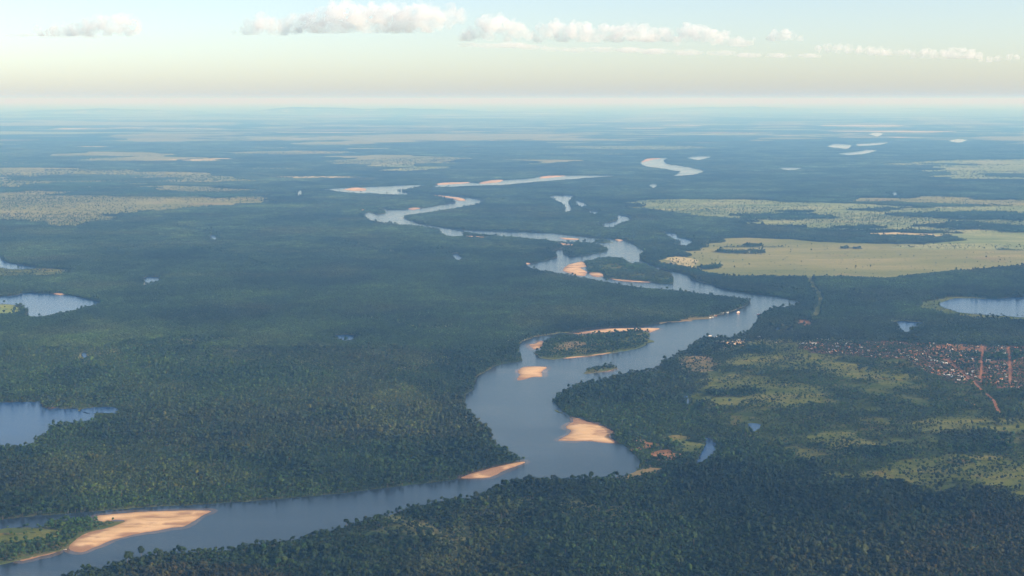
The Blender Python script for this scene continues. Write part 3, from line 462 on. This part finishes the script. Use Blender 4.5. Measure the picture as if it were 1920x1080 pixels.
protos = bpy.data.collections.new('tree_kinds')             # not linked to the scene: only instanced
plist = []
def proto(me):
    o = bpy.data.objects.new('kind_%03d' % len(plist), me); protos.objects.link(o); plist.append(o); return len(plist)-1
SINGLE = []
for i, (cr, tk) in enumerate(KINDS):
    bm = bmesh.new(); bm.from_mesh(cr); n0 = len(bm.faces); bm.from_mesh(tk)
    bm.faces.ensure_lookup_table()
    for f in bm.faces[n0:]: f.material_index = 1
    SINGLE.append(proto(finish(bm, 'tree', [M['leaf'], M['bark']])))
def patch(size, pitch, seed, sub, lobes, leaves, k=1.):
    rr = random.Random(seed); bm, lay = start(); n = int(size/pitch)
    for i in range(n):
        for j in range(n):
            x = (i+.5)*size/n-size/2+rr.uniform(-.4, .4)*pitch; y = (j+.5)*size/n-size/2+rr.uniform(-.4, .4)*pitch
            crown_bm(bm, lay, rr, x, y, s=k*rr.uniform(.75, 1.3), base=rr.uniform(5.5, 8.5)/k, lobes=lobes, leaves=leaves, sub=sub, bmul=rr.uniform(.65, 1.3))
    return proto(finish(bm, 'patch', [M['leaf']]))
P16 = [patch(16, 5.3, 200+i, 1, 2, 5, .76) for i in range(6)]
P40 = [patch(40, 6.6, 300+i, 1, 2, 2, .85) for i in range(5)]
P100 = [patch(100, 9, 400+i, 1, 1, 2) for i in range(4)]

# --- value noise
def vnoise(x, y, s, seed):
    u, v = x/s+seed*17.3, y/s+seed*9.1; i, j = np.floor(u), np.floor(v); f, g = u-i, v-j
    f, g = f*f*(3-2*f), g*g*(3-2*g)
    def h(a, b):
        t = np.sin(a*127.1+b*311.7+seed*74.7)*43758.5453; return t-np.floor(t)
    return (h(i, j)*(1-f)+h(i+1, j)*f)*(1-g)+(h(i, j+1)*(1-f)+h(i+1, j+1)*f)*g
def fbm(x, y, s, seed, o=4):
    t, a, n = 0, 1, 0
    for k in range(o): t = t+a*vnoise(x, y, s/2**k, seed+k); n += a; a *= .55
    return t/n

TH = math.radians(31)
def cells(size, d0, d1):
    ext = d1*1.15
    a = np.arange(-ext, ext, size); gx, gy = np.meshgrid(a, a)
    x = gx.ravel()*math.cos(TH)-gy.ravel()*math.sin(TH); y = gx.ravel()*math.sin(TH)+gy.ravel()*math.cos(TH)
    k = (y >= d0) & (y < d1) & (np.abs(x) < .385*y+120)
    return x[k], y[k]
def split(x, y, size, n):
    o = (np.arange(n)+.5)*size/n-size/2; ox, oy = np.meshgrid(o, o); ox, oy = ox.ravel(), oy.ravel()
    rx = ox*math.cos(TH)-oy*math.sin(TH); ry = ox*math.sin(TH)+oy*math.cos(TH)
    return (x[:, None]+rx).ravel(), (y[:, None]+ry).ravel()
def full(x, y, size):
    ok = np.ones(len(x), bool)
    for a in (-.55, 0, .55):
        for b in (-.55, 0, .55):
            d, z = cover(x+(a*math.cos(TH)-b*math.sin(TH))*size, y+(a*math.sin(TH)+b*math.cos(TH))*size)
            ok &= d > .8
    return ok
sets = []                                                   # (x, y, size class)
x, y = cells(6.2, 2700, 5600); sets.append((x, y, 0))
x, y = cells(16, 5600, 9000); k = full(x, y, 16)
sets.append((x[k], y[k], 1)); sx, sy = split(x[~k], y[~k], 16, 3); sets.append((sx, sy, 0))
x, y = cells(40, 9000, 16000); k = full(x, y, 40)
sets.append((x[k], y[k], 2)); sx, sy = split(x[~k], y[~k], 40, 6); sets.append((sx, sy, 0))
x, y = cells(100, 16000, 34000); k = full(x, y, 100)
sets.append((x[k], y[k], 3)); sx, sy = split(x[~k], y[~k], 100, 6); sets.append((sx, sy, 1))

TINTS = np.array([(.021, .039, .010), (.058, .080, .018), (.042, .042, .014), (.034, .050, .013), (.030, .050, .011),
                  (.024, .044, .011), (.022, .044, .010), (.024, .050, .012), (.016, .036, .008)])
SIZE = np.array([.82, .74, .76, .80, .74, .80, .72, .78, .85])
PX, PY, PK, PR, PS, PT, PC = [], [], [], [], [], [], []
for x, y, c in sets:
    if c == 0: x = x+rng.uniform(-2.7, 2.7, len(x)); y = y+rng.uniform(-2.7, 2.7, len(x))
    d, z = cover(x, y)
    clump = fbm(x, y, 90, 3, 3)
    prob = np.where((z == 4) | (z == 5) | (z == 7), d*np.clip((.5*clump+.5*fbm(x*.45, y, 34, 5, 3)-.365)*6.0, .08, 1.8), d)
    wood = fbm(x*.6, y, 1500, 71, 4)
    prob = np.where((z == 5) & (y > 9500), np.clip(d*.9+(wood > .69)*.75+(wood-.62)*.35, .0, 1), prob)
    gaps = fbm(x, y, 150, 11, 3)
    pits = fbm(x, y, 22, 13, 2)
    prob = np.where((z < 4) & (c == 0), prob*np.where(gaps < .29, .35, .96)*np.where(pits < .2, .3, 1), prob)
    k = rng.random(len(x)) < prob
    x, y, z = x[k], y[k], z[k]; n = len(x)
    big = fbm(x, y, 700, 21, 4)[:, None]; mid_ = fbm(x, y, 130, 31, 3)[:, None]
    t = TINTS[z]*.88*(0.45+1.1*big)*(.6+.8*mid_)
    kind_ = fbm(x, y*.7, 420, 91, 4)[:, None]
    old = np.clip((.44-kind_)*14, 0, 1)*(z < 4)[:, None]; young = np.clip((kind_-.57)*14, 0, 1)*(z < 4)[:, None]
    t = t*(1-.38*old)*(1+.45*young*np.array([1.15, 1.0, .8]))
    t = t*(1+np.clip((y[:, None]-5500)/12000, 0, 1)*np.array([.9, .75, 3.2]))  # far crowns paler and bluer: extra distance haze put into the foliage colour
    warm = np.clip((fbm(x, y, 420, 41, 4)[:, None]-.5)*3, 0, 1)
    t = t*(1-warm*.55)+np.array([.052, .054, .019])*warm*.55
    if c == 0:
        ind = rng.random((n, 1)); t = t*rng.lognormal(-.06, .30, (n, 1))
        t = np.where(ind > .93, t*np.array([1.5, 1.15, .9]), t); t = np.where(ind < .1, t*np.array([.75, 1.0, .95]), t)
    else: t = t*rng.lognormal(0, .22, (n, 1))*(.5+fbm(x*.3, y, 500, 81, 4))[:, None]
    s = SIZE[z]*(.62+.5*fbm(x, y, 60, 51, 2))
    if c == 0: s = s*rng.lognormal(0, .2, n)*np.where(((z == 4) | (z == 5) | (z == 6)) & (y < 9500) & (rng.random(n) < .35), .6, 1)*np.where((z < 4) & (rng.random(n) < .05), 1.5, 1)*(1+.16*old[:, 0]-.22*young[:, 0])
    if c == 0: s = np.minimum(s, 1.55)
    ids = (np.array(SINGLE), np.array(P16), np.array(P40), np.array(P100))[c]
    if c == 0:
        w_ = np.array([.26, .18, .2, .08, .2, .08]); kk = rng.choice(len(ids), n, p=w_)
        rot = rng.uniform(0, 2*PI, n)
    else:
        kk = rng.integers(0, len(ids), n); rot = TH+rng.integers(0, 4, n)*PI/2
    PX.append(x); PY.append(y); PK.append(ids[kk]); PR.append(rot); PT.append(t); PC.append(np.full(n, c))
    sz = np.where(c == 0, s, 1.0); PS.append(np.c_[sz, sz, np.where(c == 0, s*rng.uniform(.75, 1.45, n), .75+.5*fbm(x, y, 200, 61, 2))])
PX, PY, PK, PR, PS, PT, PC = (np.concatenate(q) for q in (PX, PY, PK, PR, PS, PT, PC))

# the 300 trees that show largest: the nearest ones inside the frame
pit = math.radians(CAM_PITCH); fpx = 960/math.tan(math.radians(20))
def to_px(x, y, z):
    dz = z-1000; dep = y*math.cos(pit)-dz*math.sin(pit); up = y*math.sin(pit)+dz*math.cos(pit)
    return 960+fpx*x/dep, 540-fpx*up/dep
u, v = to_px(PX, PY, 9.)
inside = (PC == 0) & (u > 2) & (u < 1918) & (v < 1077)
order = np.where(inside)[0]; order = order[np.argsort(PY[order])][:300]
mask = np.ones(len(PX), bool); mask[order] = False

TREE_LABEL = ['rounded many lobed green tree in the frontmost forest row', 'broad tall green tree in the frontmost forest row',
              'small domed green tree in the frontmost forest row', 'largest spreading green tree in the frontmost forest row',
              'low bushy green tree in the frontmost forest row', 'palm with a star of fronds in the frontmost forest row']
for q in order:
    ki = int(PK[q])
    r = bpy.data.objects.new('palm_tree' if ki == 5 else 'rainforest_tree', None); C.objects.link(r)
    r.location = (PX[q], PY[q], 0); r.rotation_euler = (0, 0, PR[q]); r.scale = PS[q]
    tag(r, TREE_LABEL[ki]+' at the bottom edge', 'palm' if ki == 5 else 'tree', ['rounded trees','broad trees','domed trees','largest trees','bushy trees','palms'][ki]+' at the bottom edge')
    for nm, me in zip(('crown', 'trunk'), KINDS[ki]):
        o = bpy.data.objects.new(nm, me); C.objects.link(o); o.parent = r
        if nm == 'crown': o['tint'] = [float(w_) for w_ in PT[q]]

def forest_group():
    g = bpy.data.node_groups.new('plant_trees', 'GeometryNodeTree')
    g.interface.new_socket('Geometry', in_out='INPUT', socket_type='NodeSocketGeometry')
    g.interface.new_socket('Geometry', in_out='OUTPUT', socket_type='NodeSocketGeometry')
    gi = g.nodes.new('NodeGroupInput'); go = g.nodes.new('NodeGroupOutput')
    ip = g.nodes.new('GeometryNodeInstanceOnPoints'); ci = g.nodes.new('GeometryNodeCollectionInfo')
    ci.inputs['Collection'].default_value = protos; ci.inputs['Separate Children'].default_value = True; ci.inputs['Reset Children'].default_value = True
    def attr(nm, typ):
        a = g.nodes.new('GeometryNodeInputNamedAttribute'); a.data_type = typ; a.inputs['Name'].default_value = nm; return a.outputs['Attribute']
    g.links.new(gi.outputs[0], ip.inputs['Points']); g.links.new(ci.outputs[0], ip.inputs['Instance'])
    ip.inputs['Pick Instance'].default_value = True
    g.links.new(attr('sort_of_tree', 'INT'), ip.inputs['Instance Index'])
    er = g.nodes.new('FunctionNodeEulerToRotation'); g.links.new(attr('turn', 'FLOAT_VECTOR'), er.inputs[0]); g.links.new(er.outputs[0], ip.inputs['Rotation'])
    g.links.new(attr('grow', 'FLOAT_VECTOR'), ip.inputs['Scale'])
    g.links.new(ip.outputs[0], go.inputs[0]); return g
GG = forest_group()
def plant(name, k, label):
    n = int(k.sum()); me = bpy.data.meshes.new(name); me.vertices.add(n)
    me.vertices.foreach_set('co', np.c_[PX[k], PY[k], np.zeros(n)].astype(np.float32).ravel())
    for nm, typ, key, val in (('sort_of_tree', 'INT', 'value', PK[k].astype(np.int32)), ('turn', 'FLOAT_VECTOR', 'vector', np.c_[np.zeros(n), np.zeros(n), PR[k]].astype(np.float32).ravel()),
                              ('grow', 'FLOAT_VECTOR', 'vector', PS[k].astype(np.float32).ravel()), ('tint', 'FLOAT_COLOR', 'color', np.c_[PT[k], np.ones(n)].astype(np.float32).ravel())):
        a = me.attributes.new(nm, typ, 'POINT'); a.data.foreach_set(key, val)
    o = bpy.data.objects.new(name, me); C.objects.link(o)
    md = o.modifiers.new('trees', 'NODES'); md.node_group = GG
    return tag(o, label, kind='stuff')
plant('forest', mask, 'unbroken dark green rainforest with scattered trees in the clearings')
print('TREES', len(PX), np.bincount(PC))

# ------------------------------------------------------------------ houses
WALL = {'w': mat_plain('white_wall', (.80, .78, .72)), 'c': mat_plain('cream_wall', (.70, .58, .42)), 'b': mat_plain('brick_wall', (.45, .22, .13))}
ROOF = {'w': mat_plain('pale_metal_roof', (.60, .60, .58), .5, .3), 'g': mat_plain('grey_roof', (.42, .42, .42), .7), 't': mat_plain('tile_roof', (.50, .20, .09), .9)}
DARK = mat_plain('dark_opening', (.06, .05, .05), .6)
def house_meshes(L, W, H, rise):
    a, b = L/2, W/2
    wv = [(-a, -b, 0), (a, -b, 0), (a, b, 0), (-a, b, 0), (-a, -b, H), (a, -b, H), (a, b, H), (-a, b, H), (-a, 0, H+rise), (a, 0, H+rise)]
    wf = [(0, 1, 5, 4), (2, 3, 7, 6), (1, 2, 6, 9, 5), (3, 0, 4, 8, 7)]
    e, t = .6, .18
    def up(y): return H+rise*(1-abs(y)/b)+.03
    rv = []
    for dz in (0, t):
        for yy in (-b-e, 0, b+e):
            for xx in (-a-e, a+e): rv.append((xx, yy, up(yy)+dz))
    rf = [(0, 1, 3, 2), (2, 3, 5, 4), (6, 8, 9, 7), (8, 10, 11, 9), (0, 6, 7, 1), (4, 5, 11, 10), (0, 2, 8, 6), (2, 4, 10, 8), (1, 7, 9, 3), (3, 9, 11, 5)]
    dv = [(-.5, -b-.05, 0), (.5, -b-.05, 0), (.5, -b-.05, 2.1), (-.5, -b-.05, 2.1), (-.5, -b+.02, 0), (.5, -b+.02, 0), (.5, -b+.02, 2.1), (-.5, -b+.02, 2.1)]
    box = [(0, 1, 2, 3), (1, 5, 6, 2), (0, 3, 7, 4), (3, 2, 6, 7)]
    wx = [[(x+s*.6, -b-.05+d, z) for d in (0, .07) for s, z in ((-1, 1.0), (1, 1.0), (1, 2.1), (-1, 2.1))] for x in (-a*.55, a*.55)]
    wb = [(0, 1, 2, 3), (1, 5, 6, 2), (0, 3, 7, 4), (3, 2, 6, 7), (0, 4, 5, 1)]
    def me(nm, v, f):
        m = bpy.data.meshes.new(nm); m.from_pydata(v, [], f); m.update(); return m
    return dict(wall=me('wall', wv, wf), roof=me('roof', rv, rf), door=me('door', dv, box), windows=[me('window', q, wb) for q in wx])
SIZES = [house_meshes(10, 7, 2.9, 1.5), house_meshes(13, 8, 3.0, 1.8), house_meshes(8, 6.5, 2.8, 1.4), house_meshes(18, 9, 3.6, 1.6)]
painted = {}
def paint(me, mat):
    k = (me.name, mat.name)
    if k not in painted:
        m = me.copy(); m.materials.append(mat); painted[k] = m
    return painted[k]
RN = {'w': 'pale metal roof', 'g': 'grey roof', 't': 'red tile roof'}
WN = {'w': 'white', 'c': 'cream', 'b': 'red brick'}
def house(x, y, rz, size, wall, roof, label, group):
    s = SIZES[size]
    r = bpy.data.objects.new('house', None); C.objects.link(r); r.location = (x, y, 1.0); r.rotation_euler = (0, 0, rz)
    tag(r, label, 'house', group)
    for nm, me, m in [('wall', s['wall'], WALL[wall]), ('roof', s['roof'], ROOF[roof]), ('door', s['door'], DARK)]+[('window', q, DARK) for q in s['windows']]:
        o = bpy.data.objects.new(nm, paint(me, m)); C.objects.link(o); o.parent = r
taken = []
ROWS = [(11, 'small white house in the lowest row beside the red dirt road', 'white houses in the lowest row', 'w', 'w'),
        (10, 'small cream house in the upper of the two short rows by the dirt road', 'cream houses in the upper short row', 'c', 't'),
        (9, 'small white house in the row at the upper end of the diagonal dirt road', 'white houses at the upper end of the diagonal road', 'w', 'w'),
        (6, 'small cream house in the short row left of the diagonal dirt road', 'cream houses left of the diagonal road', 'c', 'w')]
it = iter(HOUSE)
for n, lb, gr, wl, rf in ROWS:
    for _ in range(n):
        x, y, _k = next(it); taken.append((x, y)); house(x, y, .18+random.uniform(-.05, .05), 2 if wl == 'w' else 0, wl, rf, lb, gr)
def label_scatter(wl, rf, where): return ('%s house with a %s %s' % (WN[wl], RN[rf], where), '%s houses with %ss %s' % (WN[wl], RN[rf], where))
for x, y, _k in it:
    wl = random.choice('wwc'); rf = random.choice('wwwg'); taken.append((x, y))
    house(x, y, random.uniform(-.6, .6), random.choice((0, 1, 1, 3)), wl, rf, *label_scatter(wl, rf, 'at the river end of the village'))
vp = [np.array(p) for n_, p, c_, d_ in FIELD if n_ == 'village_ground'][0]
def inpoly(x, y, P):
    Q = np.roll(P, -1, 0); c = (P[:, 1] > y) != (Q[:, 1] > y)
    return bool((((x < (Q[c, 0]-P[c, 0])*(y-P[c, 1])/(Q[c, 1]-P[c, 1])+P[c, 0])).sum()) % 2)
roads = [smooth_outline(l, .002, 0, closed=False) for l, w_ in ROAD.values()]
rp = np.array([q for l in roads for q in l])
cnt = 0
for _ in range(9000):
    if cnt >= 228: break
    x = random.uniform(vp[:, 0].min(), vp[:, 0].max()); y = random.uniform(vp[:, 1].min(), vp[:, 1].max())
    if x > .368*y or not inpoly(x, y, vp): continue
    if np.hypot(rp[:, 0]-x, rp[:, 1]-y).min() < 14 or min(math.hypot(a-x, b-y) for a, b in taken) < 17: continue
    taken.append((x, y)); cnt += 1
    wl = random.choice('wcccbb'); rf = random.choice('wgtttt')
    house(x, y, random.choice((0, PI/2))+random.uniform(-.2, .2), random.choice((0, 2, 0, 2, 1)), wl, rf, *label_scatter(wl, rf, 'among trees in the village'))

# ------------------------------------------------------------------ boats
HULL = {'ferry': (.55, .22, .10), 'barge': (.50, .20, .10), 'house': (.70, .70, .66), 'skiff': (.78, .78, .74)}
def loft(secs, close=True):
    v, f = [], []; n = len(secs[0])
    for s in secs: v += s
    for i in range(len(secs)-1):
        for j in range(n-1): f.append((i*n+j, (i+1)*n+j, (i+1)*n+j+1, i*n+j+1))
    f.append(tuple(range(n))[::1]); f.append(tuple((len(secs)-1)*n+j for j in range(n))[::-1])
    for i in range(len(secs)-1): f.append((i*n, i*n+n-1, (i+1)*n+n-1, (i+1)*n))
    return v, f
def box(x0, x1, y0, y1, z0, z1):
    v = [(x, y, z) for z in (z0, z1) for x, y in ((x0, y0), (x1, y0), (x1, y1), (x0, y1))]
    return v, [(3, 2, 1, 0), (4, 5, 6, 7), (0, 1, 5, 4), (1, 2, 6, 5), (2, 3, 7, 6), (3, 0, 4, 7)]
def boat(x, y, L, kind, rz, label, cat, group=None):
    r = bpy.data.objects.new({'ferry': 'river_ferry', 'barge': 'barge', 'house': 'houseboat', 'skiff': 'motor_skiff'}[kind], None); C.objects.link(r)
    r.location = (x, y, 1.6); r.rotation_euler = (0, 0, rz); tag(r, label, cat, group)
    B = L*.30 if kind != 'skiff' else L*.26; fb = .09*L if kind != 'skiff' else .06*L
    secs = []
    for t, wk, zk in ((-.5, .8, 1.0), (-.3, 1, .95), (.1, 1, .95), (.35, .72, 1.1), (.5, .12, 1.35)):
        b = B*wk/2; secs.append([(t*L, b, fb*zk), (t*L, b*.75, -.1), (t*L, -b*.75, -.1), (t*L, -b, fb*zk)])
    v, f = loft(secs); hull = mesh_obj('hull', v, f, mat_plain('hull_paint', HULL[kind], .6), r)
    white = ROOF['w']
    if kind == 'skiff':
        v, f = box(-L*.1, L*.18, -B*.33, B*.33, fb, fb+.8); mesh_obj('windscreen', v, f, DARK, r)
        v, f = box(-L*.52, -L*.46, -.25, .25, .1, fb+.9); mesh_obj('outboard_motor', v, f, DARK, r)
        return
    c0, c1 = (-.42, .25) if kind != 'barge' else (-.45, -.15)
    v, f = box(L*c0, L*c1, -B*.4, B*.4, fb*.95, fb+2.6); cab = mesh_obj('cabin', v, f, WALL['w'], r)
    for i in range(4):
        xx = L*(c0+(c1-c0)*(i+.5)/4)
        v, f = box(xx-.45, xx+.45, -B*.4-.06, -B*.4+.03, fb+1.0, fb+1.9); mesh_obj('window', v, f, DARK, cab)
    v, f = box(L*c0-.7, L*c1+.7, -B*.5, B*.5, fb+2.6, fb+2.8); mesh_obj('roof', v, f, white, r)
    if kind == 'ferry':
        v, f = box(L*-.2, L*.2, -B*.32, B*.32, fb+2.8, fb+5.0); mesh_obj('upper_cabin', v, f, WALL['c'], r)
        v, f = box(L*-.25, L*.24, -B*.42, B*.42, fb+5.0, fb+5.2); mesh_obj('upper_roof', v, f, white, r)
BL = ['two deck ferry with orange hull and white cabin in mid river', 'orange hulled barge moored against the right bank by the river bend',
      'white houseboat nearest the mid river ferry on the left', 'white houseboat between the ferry and the forest point',
      'white houseboat farthest down the sandy shore', 'white houseboat second along the sandy shore',
      'orange hulled barge pulled up on the sandy shore beyond two houseboats', 'small white houseboat beyond the shore barge', 'white motor skiff moored at the tip of the near sandbank']
BL[2], BL[3] = 'white houseboat under the forest point, farther from the ferry', 'white houseboat under the forest point, nearer the ferry'
for (x, y, L, kd), lb in zip(BOAT, BL):
    boat(x, y, L, kd, random.uniform(-.4, .6)+(PI if random.random() < .4 else 0), lb, {'ferry': 'ferry', 'barge': 'barge', 'house': 'houseboat', 'skiff': 'boat'}[kd], 'boats on the river')

# ------------------------------------------------------------------ clouds, above and beyond the haze
CLOUD_LABEL = {'a': 'lone small cumulus cloud with flat blue grey base at the far left of the sky', 'b': 'ragged cumulus cloud leaning against the left end of the biggest cloud',
               'c': 'biggest cumulus cloud, cream topped with blue grey underside', 'd': 'rounded cumulus cloud just right of the biggest cloud',
               'e': 'long low cumulus bank joined to the rounded cloud', 'f': 'ragged right end of the long cumulus bank', 'g': 'tiny separate cumulus right of the long bank',
               'h': 'thin broken strip of cloud below the sky gap on the right', 'i': 'low cloud strip with a bright knob near the right end of the row', 'l': 'faint flat veil of cloud below the rounded cloud', 'm': 'faint flat veil of cloud below the long cumulus bank', 'n': 'thin flat veil under the lone small cumulus at the far left', 'j': 'faint thin wisp at the right end of the cloud row'}
def mat_cloud(name, dens, scale):
    k = NT(name); v = k.n('ShaderNodeVolumePrincipled')
    v.inputs['Color'].default_value = (1, .985, .965, 1); v.inputs['Absorption Color'].default_value = (1, 1, 1, 1); v.inputs['Anisotropy'].default_value = 0.15
    nz = k.noise(k.pos((1, 1, 1.15)), scale, 5, .62, .4)
    mr = k.n('ShaderNodeMapRange'); mr.inputs['From Min'].default_value = .38; mr.inputs['From Max'].default_value = .60
    mr.inputs['To Min'].default_value = 0; mr.inputs['To Max'].default_value = dens
    k.l(nz, mr.inputs['Value']); k.l(mr.outputs[0], v.inputs['Density'])
    k.l(v.outputs[0], k.out.inputs['Volume']); k.m.cycles.volume_step_rate = .12; return k.m
CM = mat_cloud('cloud', .0029, .0036); CT = mat_cloud('thin_cloud', .0026, .004); CV = mat_cloud('cloud_veil', .0017, .0022)
def cloud(key, puffs, seed):
    rr = random.Random(seed); bm = bmesh.new()
    zb = min(p[2]-p[3]*.35 for p in puffs)
    for (x, y, z, r) in puffs:
        for k in range(4):
            s = 1 if k == 0 else rr.uniform(.35, .6)
            o = Vector((0, 0, 0)) if k == 0 else Vector((rr.uniform(-1, 1), rr.uniform(-1, 1), rr.uniform(-.2, .8)))*r*.8
            if key in 'klmn': o.z *= .2
            ret = bmesh.ops.create_icosphere(bm, subdivisions=3, radius=r*s)
            off = Vector((x, y+rr.uniform(-1, 1)*r*.8, z))+o
            fl = .28 if key in 'klmn' else 1
            for v in ret['verts']: v.co = Vector((v.co.x*1.5 if fl < 1 else v.co.x, v.co.y, v.co.z*fl))+off
    me = bpy.data.meshes.new('cloud'); bm.to_mesh(me); bm.free()
    o = bpy.data.objects.new('cloud', me); C.objects.link(o)
    rm = o.modifiers.new('r', 'REMESH'); rm.mode = 'VOXEL'; rm.voxel_size = max(20, min(p[3] for p in puffs)*(.1 if key in 'klmn' else .22))
    dg = bpy.context.evaluated_depsgraph_get(); me2 = bpy.data.meshes.new_from_object(o.evaluated_get(dg)); o.modifiers.clear(); o.data = me2
    n = len(me2.vertices); co = np.zeros(n*3); me2.vertices.foreach_get('co', co); co = co.reshape(-1, 3)
    nr = np.zeros(n*3); me2.vertices.foreach_get('normal', nr); nr = nr.reshape(-1, 3)
    amp = np.mean([p[3] for p in puffs])*(.06 if key in 'klmn' else .5)
    d = np.array([noise.fractal(Vector(c*.0045), .9, 2.1, 4)+.6*noise.noise(Vector(c*.0016)) for c in co])
    co = co+nr*(d*amp)[:, None]
    low = co[:, 2] < zb;  co[low, 2] = zb+(co[low, 2]-zb)*.18
    me2.vertices.foreach_set('co', co.ravel()); me2.update()
    me2.materials.append(CV if key in 'klmn' else CT if key in 'hij' else CM)
    tag(o, CLOUD_LABEL[key], 'cloud', 'clouds in a row above the horizon')
for i, (k_, puffs) in enumerate(CLOUD): cloud(k_, puffs, 40+i)

# ------------------------------------------------------------------ haze: one closed box round camera, ground and everything on it
v, f = box(-402000, 402000, -31000, 402000, -2, 1170)
hz = mesh_obj('haze', v, f, None)
k = NT('haze'); pv = k.n('ShaderNodeVolumePrincipled'); pv.inputs['Density'].default_value = HAZE_DENSITY
pv.inputs['Color'].default_value = (*HAZE_COLOR, 1); pv.inputs['Absorption Color'].default_value = (.86, .66, .0, 1); pv.inputs['Anisotropy'].default_value = 0.0
k.l(pv.outputs[0], k.out.inputs['Volume']); hz.data.materials.append(k.m)
tag(hz, 'pale blue haze over the whole plain', kind='stuff')
